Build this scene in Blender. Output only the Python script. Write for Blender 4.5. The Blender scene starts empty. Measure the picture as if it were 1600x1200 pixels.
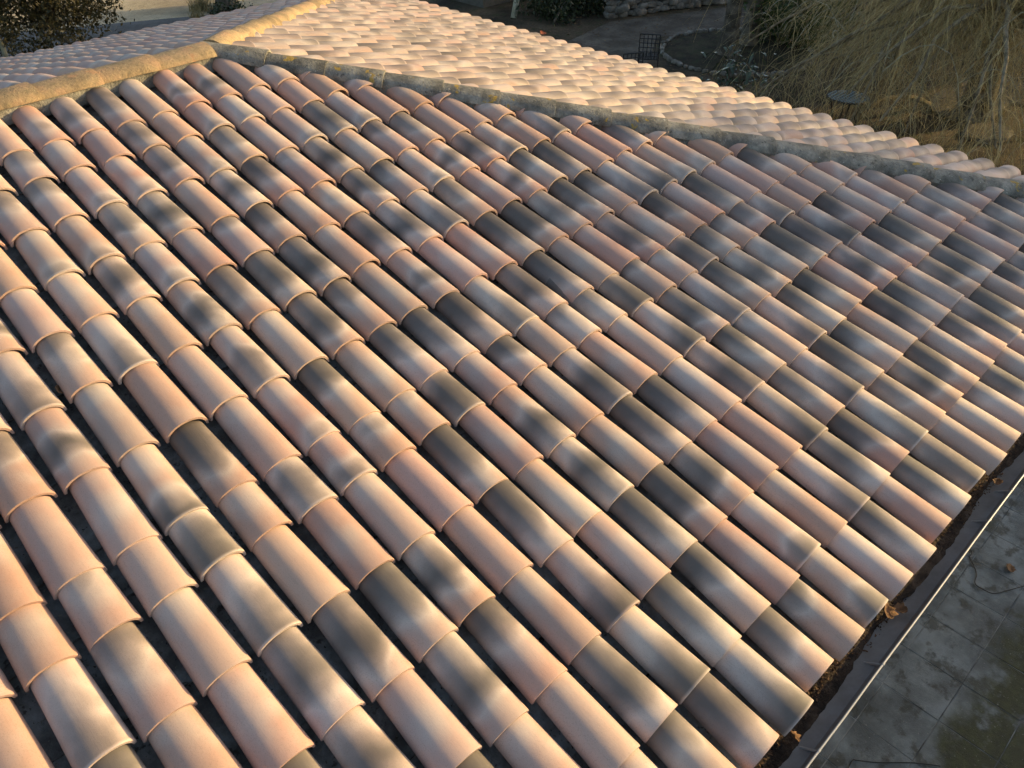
import bpy, bmesh, math, random
import numpy as np
from mathutils import Vector, Matrix

random.seed(7)
rng = np.random.default_rng(7)
R = math.radians
scn = bpy.context.scene
COL = scn.collection

# ------------------------------------------------------------------ camera
Z0 = 4.1                                   # height of the ridge above the ground
CAM = Vector((-2.3613, -5.8220, 1.7090 + Z0))
RX = Vector((0.71557965, -0.69852329, -0.00331198))
RY = Vector((-0.43809898, -0.44509333, -0.78100013))
RZ = Vector((0.54407264, 0.56031878, -0.62452208))
FPX = 1258.43                              # focal length in pixels of a 1600 px wide picture
cam_data = bpy.data.cameras.new('camera')
cam_data.sensor_width = 36.0
cam_data.lens = FPX / 1600 * 36
cam_data.clip_start = 0.05
cam_data.clip_end = 3000
cam = bpy.data.objects.new('camera', cam_data)
COL.objects.link(cam)
cam.matrix_world = Matrix(((RX.x, -RY.x, -RZ.x, CAM.x), (RX.y, -RY.y, -RZ.y, CAM.y), (RX.z, -RY.z, -RZ.z, CAM.z), (0, 0, 0, 1)))
scn.camera = cam

# ------------------------------------------------------------------ light
SUN_EL, SUN_AZ = R(11.2), R(-24)           # azimuth counted from +X
world = bpy.data.worlds.new('World')
scn.world = world
world.use_nodes = True
wn = world.node_tree
sky = wn.nodes.new('ShaderNodeTexSky')
sky.sky_type = 'NISHITA'
sky.sun_disc = False
sky.sun_elevation = SUN_EL
sky.sun_rotation = R(90) - SUN_AZ
sky.air_density = 1.0
sky.dust_density = 2.0
sky.ozone_density = 0.9
wn.links.new(sky.outputs[0], wn.nodes['Background'].inputs[0])
wn.nodes['Background'].inputs[1].default_value = 0.15
sun_dir = Vector((math.cos(SUN_EL) * math.cos(SUN_AZ), math.cos(SUN_EL) * math.sin(SUN_AZ), math.sin(SUN_EL)))
sd = bpy.data.lights.new('sun', 'SUN')
sd.energy = 4.3
sd.angle = R(0.6)
sd.color = (1.0, 0.71, 0.30)
sun = bpy.data.objects.new('sun', sd)
COL.objects.link(sun)
sun.rotation_euler = sun_dir.to_track_quat('Z', 'Y').to_euler()
sun.location = (30, -13, 20)
scn.view_settings.view_transform = 'Standard'
scn.view_settings.look = 'None'
scn.view_settings.gamma = 1.0
scn.view_settings.exposure = 0.82
scn.cycles.use_denoising = True
scn.cycles.max_bounces = 3
scn.cycles.use_adaptive_sampling = True
scn.cycles.adaptive_threshold = 0.03

# ------------------------------------------------------------------ helpers
def link(name, data, parent=None, **props):
    o = bpy.data.objects.new(name, data)
    COL.objects.link(o)
    if parent is not None:
        o.parent = parent
    for k, v in props.items():
        o[k] = v
    return o

def empty(name, loc, label, cat, group=None):
    o = link(name, None)
    o.location = loc
    o['label'] = label
    o['category'] = cat
    if group:
        o['group'] = group
    return o

def mesh(name, V, F, mat=None, smooth=False, sharp=None, uv=None):
    m = bpy.data.meshes.new(name)
    m.from_pydata([tuple(v) for v in V], [], [tuple(f) for f in F])
    if smooth:
        m.polygons.foreach_set('use_smooth', [True] * len(m.polygons))
        if sharp:
            m.set_sharp_from_angle(angle=R(sharp))
    if uv is not None:
        lay = m.uv_layers.new(name='UVMap')
        idx = np.empty(len(m.loops), dtype=np.int32)
        m.loops.foreach_get('vertex_index', idx)
        lay.data.foreach_set('uv', np.asarray(uv, dtype=np.float32)[idx].ravel())
    if mat:
        m.materials.append(mat)
    return m

class MB:
    """collects shapes into one mesh"""
    def __init__(s):
        s.V, s.F = [], []
    def add(s, V, F):
        n = len(s.V)
        s.V += [tuple(v) for v in V]
        s.F += [tuple(i + n for i in f) for f in F]
        return s
    def box(s, c, d, rz=0, jit=0):
        x, y, z = [q / 2 for q in d]
        M = Matrix.Rotation(rz, 3, 'Z')
        V = []
        for a in ((-x, -y, -z), (x, -y, -z), (x, y, -z), (-x, y, -z), (-x, -y, z), (x, -y, z), (x, y, z), (-x, y, z)):
            v = M @ Vector(a) + Vector(c)
            if jit:
                v += Vector([random.uniform(-jit, jit) for _ in range(3)])
            V.append(v)
        return s.add(V, [(0, 3, 2, 1), (4, 5, 6, 7), (0, 1, 5, 4), (1, 2, 6, 5), (2, 3, 7, 6), (3, 0, 4, 7)])
    def tube(s, pts, rad, n=8, cap=True):
        pts = [Vector(p) for p in pts]
        if not hasattr(rad, '__len__'):
            rad = [rad] * len(pts)
        V, F = [], []
        prev = None
        for i, p in enumerate(pts):
            t = (pts[min(i + 1, len(pts) - 1)] - pts[max(i - 1, 0)]).normalized()
            if prev is None:
                a = t.orthogonal().normalized()
            else:
                a = (prev - t * prev.dot(t)).normalized()
            prev = a
            b = t.cross(a)
            for k in range(n):
                w = 2 * math.pi * k / n
                V.append(p + (a * math.cos(w) + b * math.sin(w)) * rad[i])
        for i in range(len(pts) - 1):
            for k in range(n):
                k2 = (k + 1) % n
                F.append((i * n + k, i * n + k2, (i + 1) * n + k2, (i + 1) * n + k))
        if cap:
            F.append(tuple(range(n))[::-1])
            F.append(tuple((len(pts) - 1) * n + k for k in range(n)))
        return s.add(V, F)
    def obj(s, name, mat, parent=None, smooth=False, sharp=35, **props):
        return link(name, mesh(name, s.V, s.F, mat, smooth, sharp if smooth else None), parent, **props)

# ------------------------------------------------------------------ materials
def material(name):
    m = bpy.data.materials.new(name)
    m.use_nodes = True
    nt = m.node_tree
    return m, nt, nt.nodes['Principled BSDF']

class NT:
    def __init__(s, nt):
        s.nt = nt
    def n(s, t, **kw):
        nd = s.nt.nodes.new(t)
        for k, v in kw.items():
            if k.startswith('i_'):
                key = k[2:]
                key = int(key) if key.isdigit() else key.replace('_', ' ')
                s.set(nd.inputs[key], v)
            else:
                setattr(nd, k, v)
        return nd
    def set(s, sock, v):
        if isinstance(v, bpy.types.NodeSocket):
            s.nt.links.new(v, sock)
        else:
            sock.default_value = v
    def math(s, op, a, b=0.0, clamp=False):
        nd = s.n('ShaderNodeMath', operation=op, use_clamp=clamp)
        s.set(nd.inputs[0], a)
        s.set(nd.inputs[1], b)
        return nd.outputs[0]
    def mix(s, f, a, b, blend='MIX'):
        nd = s.n('ShaderNodeMix', data_type='RGBA', blend_type=blend)
        s.set(nd.inputs[0], f)
        s.set(nd.inputs[6], a)
        s.set(nd.inputs[7], b)
        return nd.outputs[2]
    def mixf(s, f, a, b):
        nd = s.n('ShaderNodeMix', data_type='FLOAT')
        s.set(nd.inputs[0], f)
        s.set(nd.inputs[2], a)
        s.set(nd.inputs[3], b)
        return nd.outputs[0]
    def sstep(s, x, lo, hi):
        nd = s.n('ShaderNodeMapRange', interpolation_type='SMOOTHSTEP')
        s.set(nd.inputs[0], x)
        nd.inputs[1].default_value = lo
        nd.inputs[2].default_value = hi
        return nd.outputs[0]
    def noise(s, vec, scale, detail=3.0, rough=0.55, dist=0.0):
        nd = s.n('ShaderNodeTexNoise')
        if vec is not None:
            s.set(nd.inputs['Vector'], vec)
        nd.inputs['Scale'].default_value = scale
        nd.inputs['Detail'].default_value = detail
        nd.inputs['Roughness'].default_value = rough
        nd.inputs['Distortion'].default_value = dist
        return nd.outputs[0]
    def ramp(s, f, stops, interp='LINEAR'):
        nd = s.n('ShaderNodeValToRGB')
        cr = nd.color_ramp
        cr.interpolation = interp
        while len(cr.elements) < len(stops):
            cr.elements.new(0.5)
        for e, (p, c) in zip(cr.elements, stops):
            e.position = p
            e.color = (*c, 1)
        s.set(nd.inputs[0], f)
        return nd.outputs[0]
    def bump(s, h, strength, dist=0.01):
        nd = s.n('ShaderNodeBump')
        nd.inputs['Strength'].default_value = strength
        nd.inputs['Distance'].default_value = dist
        s.set(nd.inputs['Height'], h)
        return nd.outputs[0]
    def combine(s, x, y, z):
        nd = s.n('ShaderNodeCombineXYZ')
        for i, v in enumerate((x, y, z)):
            s.set(nd.inputs[i], v)
        return nd.outputs[0]

def tile_material(name, joined):
    m, nt, bs = material(name)
    q = NT(nt)
    if joined:
        at = q.n('ShaderNodeAttribute', attribute_name='zone')
        col, rnd = at.outputs['Color'], at.outputs['Alpha']
    else:
        oi = q.n('ShaderNodeObjectInfo')
        col, rnd = oi.outputs['Color'], oi.outputs['Random']
    sep = q.n('ShaderNodeSeparateColor')
    q.set(sep.inputs[0], col)
    top, mid, bot = sep.outputs[0], sep.outputs[1], sep.outputs[2]
    uvn = q.n('ShaderNodeUVMap', uv_map='UVMap')
    su = q.n('ShaderNodeSeparateXYZ')
    q.set(su.inputs[0], uvn.outputs[0])
    u, v = su.outputs[0], su.outputs[1]
    seed = q.math('MULTIPLY', rnd, 61.0)
    P = q.combine(q.math('MULTIPLY', u, 0.20), v, seed)
    big = q.noise(q.combine(q.math('MULTIPLY', u, 0.20), q.math('MULTIPLY', v, 0.55), seed), 8.0, 1.0, 0.45)
    wob = q.math('MULTIPLY', q.math('SUBTRACT', big, 0.5), 0.15)
    vw = q.math('ADD', v, wob)
    a = q.sstep(vw, 0.01, 0.215)
    b = q.sstep(vw, 0.15, 0.355)
    val = q.mixf(b, q.mixf(a, bot, mid), top)
    # smoky mottling, and the clay colour showing at the lower lip
    fine = q.noise(P, 34.0, 4.0, 0.6)
    val = q.math('ADD', val, q.math('MULTIPLY', q.math('SUBTRACT', fine, 0.5), 0.09))
    big2 = q.noise(q.combine(q.math('MULTIPLY', u, 0.20), v, q.math('ADD', seed, 9.0)), 9.0, 1.0, 0.4)
    val = q.math('ADD', val, q.math('MULTIPLY', q.math('SUBTRACT', big2, 0.5), 0.21))
    side = q.math('ABSOLUTE', q.math('SUBTRACT', q.math('ADD', u, q.math('MULTIPLY', q.math('SUBTRACT', big2, 0.5), 0.8)), 0.48))
    val = q.math('ADD', val, q.math('MULTIPLY', q.math('MULTIPLY', side, side), 0.75))
    val = q.math('MINIMUM', val, 0.97)
    lip = q.sstep(v, 0.016, 0.0)
    val = q.mixf(q.math('MULTIPLY', lip, 0.55), val, 0.92)
    base = q.ramp(val, [(0.0, (0.082, 0.069, 0.064)), (0.22, (0.145, 0.121, 0.109)), (0.45, (0.285, 0.226, 0.200)),
                        (0.68, (0.530, 0.420, 0.365)), (0.88, (0.490, 0.332, 0.272)), (1.0, (0.475, 0.290, 0.225))])
    # every tile fired a little differently
    hs = q.n('ShaderNodeHueSaturation')
    q.set(hs.inputs['Color'], base)
    q.set(hs.inputs['Hue'], q.math('ADD', 0.49, q.math('MULTIPLY', q.math('FRACT', q.math('MULTIPLY', rnd, 7.3)), 0.02)))
    q.set(hs.inputs['Saturation'], q.math('ADD', 0.74, q.math('MULTIPLY', q.math('FRACT', q.math('MULTIPLY', rnd, 13.7)), 0.30)))
    q.set(hs.inputs['Value'], q.math('ADD', 0.86, q.math('MULTIPLY', q.math('FRACT', q.math('MULTIPLY', rnd, 29.1)), 0.24)))
    c = hs.outputs[0]
    grain = q.noise(P, 300.0, 3.0, 0.7)
    c = q.mix(q.sstep(grain, 0.50, 0.80), c, q.mix(0.55, c, (0.10, 0.08, 0.065, 1)))
    # faint drawn streaks
    streak = q.noise(q.combine(q.math('MULTIPLY', u, 0.20), q.math('MULTIPLY', v, 0.06), q.math('ADD', seed, 3.0)), 190.0, 2.0, 0.6)
    c = q.mix(q.math('MULTIPLY', q.sstep(streak, 0.60, 0.74), 0.12), c, (0.10, 0.08, 0.07, 1))
    q.set(bs.inputs['Base Color'], c)
    bs.inputs['Roughness'].default_value = 0.62
    q.set(bs.inputs['Roughness'], q.math('ADD', 0.55, q.math('MULTIPLY', fine, 0.22)))
    bs.inputs['Specular IOR Level'].default_value = 0.35
    h = q.math('ADD', q.math('MULTIPLY', grain, 0.35), q.math('ADD', q.math('MULTIPLY', fine, 0.8), q.math('MULTIPLY', streak, 0.25)))
    q.set(bs.inputs['Normal'], q.bump(h, 0.22, 0.004))
    return m

def noisy(name, stops, scale, rough=0.85, bump=0.3, bscale=None, detail=5.0, spots=None, bdist=0.01, spec=0.3, coord='Object', mid=None):
    """two-scale noise colour with optional spots [(scale, lo, hi, colour, amount)]"""
    m, nt, bs = material(name)
    q = NT(nt)
    tc = q.n('ShaderNodeTexCoord')
    P = q.n('ShaderNodeNewGeometry').outputs['Position'] if coord == 'World' else tc.outputs[coord]
    if coord == 'Object':
        oi = q.n('ShaderNodeObjectInfo')
        vadd = q.n('ShaderNodeVectorMath', operation='ADD')
        q.set(vadd.inputs[0], P)
        q.set(vadd.inputs[1], q.combine(q.math('MULTIPLY', oi.outputs['Random'], 37.0), q.math('MULTIPLY', oi.outputs['Random'], 11.0), 0.0))
        P = vadd.outputs[0]
    f = q.noise(P, scale, detail, 0.6)
    f = q.sstep(f, 0.25, 0.75)
    c = q.ramp(f, stops)
    f2 = q.noise(P, scale * 7, 3.0, 0.6)
    if coord == 'Object':
        hv = q.n('ShaderNodeHueSaturation')
        q.set(hv.inputs['Color'], c)
        q.set(hv.inputs['Value'], q.math('ADD', 0.84, q.math('MULTIPLY', oi.outputs['Random'], 0.32)))
        c = hv.outputs[0]
    c = q.mix(0.5, c, q.ramp(f2, [(0.25, (0.45, 0.45, 0.45)), (0.75, (1.0, 1.0, 1.0))]), 'MULTIPLY')
    for sc_, lo, hi, colr, amt in (spots or []):
        g = q.sstep(q.noise(P, sc_, 3.0, 0.6), lo, hi)
        c = q.mix(q.math('MULTIPLY', g, amt), c, (*colr, 1))
    q.set(bs.inputs['Base Color'], c)
    bs.inputs['Roughness'].default_value = rough
    bs.inputs['Specular IOR Level'].default_value = spec
    q.set(bs.inputs['Normal'], q.bump(q.noise(P, bscale or scale * 10, 5.0, 0.65), bump, bdist))
    return m

def leafmat(name, c1, c2, rough=0.5, trans=0.25, spec=0.4):
    m, nt, bs = material(name)
    q = NT(nt)
    tc = q.n('ShaderNodeNewGeometry')
    f = tc.outputs['Random Per Island']
    c = q.ramp(f, [(0.0, c1), (1.0, c2)])
    q.set(bs.inputs['Base Color'], c)
    bs.inputs['Roughness'].default_value = rough
    bs.inputs['Specular IOR Level'].default_value = spec
    tr = q.n('ShaderNodeBsdfTranslucent')
    q.set(tr.inputs[0], c)
    mx = q.n('ShaderNodeMixShader')
    mx.inputs[0].default_value = trans
    q.set(mx.inputs[1], bs.outputs[0])
    q.set(mx.inputs[2], tr.outputs[0])
    nt.links.new(mx.outputs[0], nt.nodes['Material Output'].inputs[0])
    return m

M_TILE = tile_material('fired_clay_tile', False)
M_TILES = tile_material('fired_clay_tile_field', True)
M_PAN = noisy('channel_clay', [(0.2, (0.17, 0.145, 0.125)), (0.55, (0.27, 0.245, 0.22)), (0.85, (0.37, 0.35, 0.325))], 6.0, 0.95, 0.6, 70, spots=[(22, 0.60, 0.70, (0.06, 0.045, 0.034), 0.85), (55, 0.66, 0.70, (0.20, 0.20, 0.19), 0.6)])
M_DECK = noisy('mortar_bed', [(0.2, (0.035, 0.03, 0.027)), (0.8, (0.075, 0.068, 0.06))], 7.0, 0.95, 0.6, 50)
M_MORTAR = noisy('lime_mortar', [(0.2, (0.13, 0.125, 0.11)), (0.6, (0.22, 0.21, 0.185)), (0.9, (0.30, 0.285, 0.25))], 6.0, 0.95, 0.9, 45, bdist=0.02)
M_CAP_GREY = noisy('lichen_grey_cap', [(0.1, (0.12, 0.118, 0.108)), (0.5, (0.215, 0.21, 0.19)), (0.9, (0.33, 0.32, 0.285))], 7.0, 0.95, 0.8, 60, bdist=0.012,
                   spots=[(26, 0.60, 0.68, (0.07, 0.068, 0.062), 0.75), (8.5, 0.62, 0.68, (0.36, 0.24, 0.045), 0.85), (42, 0.67, 0.72, (0.50, 0.50, 0.46), 0.8)])
M_CAP_TAN = noisy('weathered_tan_cap', [(0.1, (0.25, 0.19, 0.12)), (0.5, (0.38, 0.28, 0.165)), (0.9, (0.46, 0.30, 0.185))], 5.0, 0.92, 0.6, 38, bdist=0.012,
                  spots=[(24, 0.60, 0.68, (0.20, 0.165, 0.10), 0.7), (9, 0.61, 0.69, (0.46, 0.25, 0.13), 0.6), (40, 0.68, 0.73, (0.55, 0.50, 0.36), 0.7)])
M_STUCCO = noisy('lime_render', [(0.2, (0.42, 0.36, 0.28)), (0.8, (0.52, 0.46, 0.37))], 2.0, 0.95, 0.35, 60)
def zinc():
    m, nt, bs = material('weathered_zinc')
    q = NT(nt)
    tc = q.n('ShaderNodeTexCoord')
    f = q.noise(tc.outputs['Object'], 5.0, 5.0, 0.65)
    c = q.ramp(f, [(0.25, (0.16, 0.155, 0.15)), (0.5, (0.24, 0.24, 0.24)), (0.75, (0.33, 0.34, 0.35))])
    q.set(bs.inputs['Base Color'], c)
    bs.inputs['Metallic'].default_value = 0.0
    q.set(bs.inputs['Roughness'], q.math('ADD', 0.45, q.math('MULTIPLY', f, 0.3)))
    return m
M_ZINC = zinc()
M_RIM, _nt, _b = material('bright_zinc_bead')
_b.inputs['Base Color'].default_value = (0.42, 0.43, 0.44, 1)
_b.inputs['Metallic'].default_value = 0.3
_b.inputs['Roughness'].default_value = 0.38
M_LITTER = leafmat('leaf_litter', (0.035, 0.024, 0.018), (0.15, 0.092, 0.058), 0.9, 0.05, 0.15)
M_DRYLEAF = noisy('dry_leaf', [(0.2, (0.13, 0.065, 0.03)), (0.8, (0.27, 0.15, 0.075))], 18.0, 0.8, 0.4)
def paving():
    m, nt, bs = material('stained_paving')
    q = NT(nt)
    P = q.n('ShaderNodeNewGeometry').outputs['Position']
    oi = q.n('ShaderNodeObjectInfo')
    c = q.ramp(q.sstep(q.noise(P, 2.3, 5.0, 0.62), .28, .72), [(0.1, (0.050, 0.061, 0.066)), (0.5, (0.098, 0.117, 0.126)), (0.9, (0.18, 0.21, 0.225))])
    c = q.mix(q.math('MULTIPLY', q.math('SUBTRACT', oi.outputs['Random'], 0.2), 0.35), c, (0.20, 0.22, 0.23, 1))
    c = q.mix(q.math('MULTIPLY', q.sstep(q.noise(P, 5.5, 4.0, 0.65), .50, .64), .75), c, (0.024, 0.025, 0.017, 1))
    sp = q.n('ShaderNodeSeparateXYZ')
    q.set(sp.inputs[0], P)
    out = q.sstep(q.math('ADD', sp.outputs[1], q.math('MULTIPLY', q.noise(P, 3.0, 4.0, .6), -.55)), -6.02, -6.30)
    out = q.math('MAXIMUM', out, q.math('MULTIPLY', q.sstep(sp.outputs[0], 4.1, 4.7), q.sstep(q.noise(P, 2.1, 3.0, .6), .48, .60)))
    moss = q.math('MULTIPLY', out, q.sstep(q.noise(P, 3.4, 4.0, .65), .68, .50))
    c = q.mix(moss, c, q.ramp(q.noise(P, 14.0, 3.0, .6), [(0.3, (0.012, 0.017, 0.003)), (0.7, (0.034, 0.042, 0.009))]))
    c = q.mix(q.math('MULTIPLY', q.sstep(q.noise(P, 62.0, 2.0, .5), .68, .73), .5), c, (0.25, 0.26, 0.24, 1))
    q.set(bs.inputs['Base Color'], c)
    bs.inputs['Roughness'].default_value = 0.7
    q.set(bs.inputs['Normal'], q.bump(q.noise(P, 45.0, 5.0, .65), .4, .01))
    return m
M_SLAB = paving()
M_JOINT = noisy('joint_sand', [(0.2, (0.07, 0.075, 0.075)), (0.5, (0.17, 0.18, 0.18)), (0.8, (0.28, 0.295, 0.29))], 3.0, 0.95)
M_GROUND = noisy('garden_earth', [(0.15, (0.035, 0.028, 0.018)), (0.5, (0.075, 0.058, 0.036)), (0.85, (0.12, 0.09, 0.058))], 0.9, 0.95, 0.8, 14, coord='Generated' if False else 'Object', bdist=0.05,
                 spots=[(3.5, 0.52, 0.64, (0.04, 0.05, 0.02), 0.7), (16, 0.60, 0.66, (0.14, 0.10, 0.06), 0.7)])
M_SAND = noisy('sandy_court', [(0.15, (0.36, 0.29, 0.19)), (0.5, (0.45, 0.37, 0.245)), (0.85, (0.54, 0.45, 0.31))], 0.6, 0.95, 0.6, 20, bdist=0.03,
               spots=[(18, 0.60, 0.68, (0.16, 0.125, 0.08), 0.6)])
M_PATH = noisy('cobbled_path', [(0.15, (0.085, 0.074, 0.060)), (0.5, (0.125, 0.112, 0.092)), (0.85, (0.18, 0.162, 0.135))], 1.6, 0.92, 0.9, 18, bdist=0.04,
               spots=[(12, 0.58, 0.66, (0.05, 0.045, 0.038), 0.7)])
M_STONE = noisy('field_stone', [(0.15, (0.14, 0.13, 0.11)), (0.5, (0.22, 0.205, 0.175)), (0.85, (0.32, 0.305, 0.27))], 5.0, 0.92, 0.8, 30, bdist=0.02)
M_BARK = noisy('grey_bark', [(0.15, (0.085, 0.072, 0.055)), (0.5, (0.15, 0.13, 0.10)), (0.85, (0.24, 0.215, 0.17))], 5.0, 0.95, 1.0, 18, bdist=0.04)
M_BARK_PALE = noisy('pale_bark', [(0.15, (0.25, 0.235, 0.16)), (0.5, (0.36, 0.34, 0.24)), (0.85, (0.48, 0.46, 0.35))], 6.0, 0.9, 0.7, 25, bdist=0.02)
M_WILLOW = leafmat('willow_twig', (0.26, 0.19, 0.065), (0.66, 0.52, 0.25), 0.55, 0.15)
M_TWIG = noisy('willow_bark', [(0.2, (0.15, 0.12, 0.075)), (0.8, (0.30, 0.25, 0.17))], 8.0, 0.85, 0.6, 30)
M_BUSH = leafmat('dark_evergreen_leaf', (0.030, 0.032, 0.010), (0.13, 0.098, 0.036), 0.45, 0.2)
M_GREEN = leafmat('green_leaf', (0.028, 0.05, 0.012), (0.075, 0.11, 0.03), 0.5, 0.25)
M_IVY = leafmat('ivy_leaf', (0.016, 0.028, 0.010), (0.05, 0.065, 0.026), 0.5, 0.15)
M_GLOSS = leafmat('glossy_leaf', (0.035, 0.06, 0.03), (0.10, 0.13, 0.065), 0.16, 0.1, 0.8)
M_IRON, _nt, _b = material('black_iron')
_b.inputs['Base Color'].default_value = (0.018, 0.017, 0.018, 1)
_b.inputs['Roughness'].default_value = 0.5
M_BLUE, _nt, _b = material('painted_sky_blue')
_b.inputs['Base Color'].default_value = (0.55, 0.72, 0.80, 1)  # sky reflection put in as a flat blue
_b.inputs['Roughness'].default_value = 0.3
M_CABLE, _nt, _b = material('black_cable')
_b.inputs['Base Color'].default_value = (0.014, 0.014, 0.016, 1)
_b.inputs['Roughness'].default_value = 0.6
M_GLASS, _nt, _b = material('dark_window_glass')
_b.inputs['Base Color'].default_value = (0.012, 0.014, 0.02, 1)
_b.inputs['Roughness'].default_value = 0.08
M_WHITE = noisy('white_paint', [(0.2, (0.66, 0.64, 0.58)), (0.8, (0.78, 0.76, 0.70))], 3.0, 0.6, 0.1)
M_GREYWALL = noisy('grey_render', [(0.2, (0.11, 0.105, 0.09)), (0.8, (0.18, 0.17, 0.15))], 1.5, 0.95, 0.4, 30)

# ------------------------------------------------------------------ setting: ground sheets
def sheet(name, pts, z, mat):
    return link(name, mesh(name, [(x, y, z) for x, y in pts], [tuple(range(len(pts)))], mat), kind='structure')

sheet('ground', [(-400, -400), (400, -400), (400, 400), (-400, 400)], 0.0, M_GROUND)
sheet('gravel_court', [(-40, 12.5), (9.8, 12.5), (10.6, 16.2), (14, 24), (20, 60), (-40, 60)], 0.004, M_SAND)
sheet('garden_path', [(9.5, 6.6), (12.3, 5.2), (13.6, 5.9), (14.9, 6.75), (16.9, 6.1), (20.5, 4.6), (21.5, 6.2), (18.0, 7.4), (15.2, 8.5), (13.2, 8.1), (11.6, 9.4), (9.5, 9.2)], 0.006, M_PATH)

M_SHADE = noisy('painted_shade_grey', [(0.2, (0.10, 0.105, 0.11)), (0.8, (0.15, 0.155, 0.16))], 1.5, 0.95, 0.5, 30)
sheet('shade_strip', [(-20, 29.1), (5.72, 17.68), (9.6, 15.95), (9.6, 12.6), (-20, 12.6)], 0.010, M_SHADE)  # grey sheet painting the shaded strip along the sandy court

# ------------------------------------------------------------------ the house and its roof
TH = R(13.2956)
CT, ST = math.cos(TH), math.sin(TH)
AX, AY = 0.19, -0.125                       # ridge end in plan
HM, HF = 0.984, 0.941                       # plan slopes of the near and the far hip
TT = ST / CT
AZ = AY * TT                                # height of the ridge line of the tile bed below Z0
TH2 = math.atan(TT / HM)                    # pitch of the hip end
CT2, ST2 = math.cos(TH2), math.sin(TH2)
TH3 = math.atan(TT / HM * HF)               # pitch of the far slope
CT3, ST3 = math.cos(TH3), math.sin(TH3)
PITCH = 0.22
ROWS = [.74, 1.04, 1.43, 1.82, 2.18, 2.58, 3.0, 3.41, 3.68, 4.07, 4.46, 4.84, 5.22, 5.56]
house = empty('house', (-3, 0, 0), 'house with a hipped roof of mottled pink, cream and charcoal barrel tiles', 'house')
HINV = Matrix.Translation((3, 0, 0))

def sub(name, data, parent, M=None, **props):
    """child of a part of the house, placed in world space (parents stay at the house's origin)"""
    o = link(name, data, parent, **props)
    M = M if M is not None else Matrix.Identity(4)
    o.matrix_basis = HINV @ M if parent is house else M
    return o

def slope_frame(kind):
    if kind == 'front':
        X, U, N = Vector((1, 0, 0)), Vector((0, CT, ST)), Vector((0, -ST, CT))
    elif kind == 'end':
        X, U, N = Vector((0, 1, 0)), Vector((-CT2, 0, ST2)), Vector((ST2, 0, CT2))
    else:
        X, U, N = Vector((-1, 0, 0)), Vector((0, -CT3, ST3)), Vector((0, ST3, CT3))
    O = {'front': Vector((0, 0, Z0)), 'end': Vector((AX, 0, Z0 + AZ)), 'back': Vector((0, AY, Z0 + AZ))}[kind]
    return X, U, N, O

def at(kind, c, s, h):
    X, U, N, O = slope_frame(kind)
    return O + X * c - U * s + N * h

# --- tile shapes
LT = 0.475
def barrel(w0, h0, w1, h1, L, t=0.012, seg=16, bow=0.0, tw=0.0, sq=2.15):
    V = []
    st = [(0.0, 0.985), (0.005, 1.0), (0.16, 1.0), (L, 1.0)]
    def ring(y, k, inner):
        f = y / L
        w = (w0 + (w1 - w0) * f) * k / 2 - (t if inner else 0)
        h = (h0 + (h1 - h0) * f) * k - (t if inner else 0)
        out = []
        for i in range(seg + 1):
            a = math.pi * i / seg - math.pi / 2
            sx, cz = math.sin(a), math.cos(a)
            x = w * math.copysign(abs(sx) ** (2 / sq), sx)
            z = h * abs(cz) ** (2 / sq)
            out.append((x + tw * f * z, y, z + bow * math.sin(math.pi * f)))
        return out
    for y, k in st:
        V += ring(y, k, False)
    V += ring(0.0, 0.99, True)
    V += ring(L, 1.0, True)
    F = []
    n = seg + 1
    for r in range(3):
        for i in range(seg):
            a = r * n + i
            F.append((a, a + 1, a + n + 1, a + n))
    e = 4 * n
    for i in range(seg):
        F.append((i + 1, i, e + i, e + i + 1))             # lower lip
        F.append((e + i + 1, e + i, e + n + i, e + n + i + 1))  # underside
        F.append((3 * n + i, 3 * n + i + 1, e + n + i + 1, e + n + i))
    return [Vector(v) for v in V], F

VARS = []
for i in range(14):
    VARS.append(barrel(0.199 + random.uniform(-.005, .005), 0.078 + random.uniform(-.004, .004), 0.162 + random.uniform(-.003, .003), 0.066, LT + random.uniform(-.006, .006), 0.0115, 16, random.uniform(-.002, .003), random.uniform(-.05, .05)))
LOWV = [barrel(0.199, 0.078, 0.162, 0.066, LT, 0.0115, 10, 0.001 * (i - 1), 0.01 * (i - 1)) for i in range(3)]
def tile_uv(V):
    return [(v[0] / 0.19 + 0.5, v[1]) for v in V]
VMESH = [mesh('roof_tile', V, F, M_TILE, True, 38, tile_uv(V)) for V, F in VARS]

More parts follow.
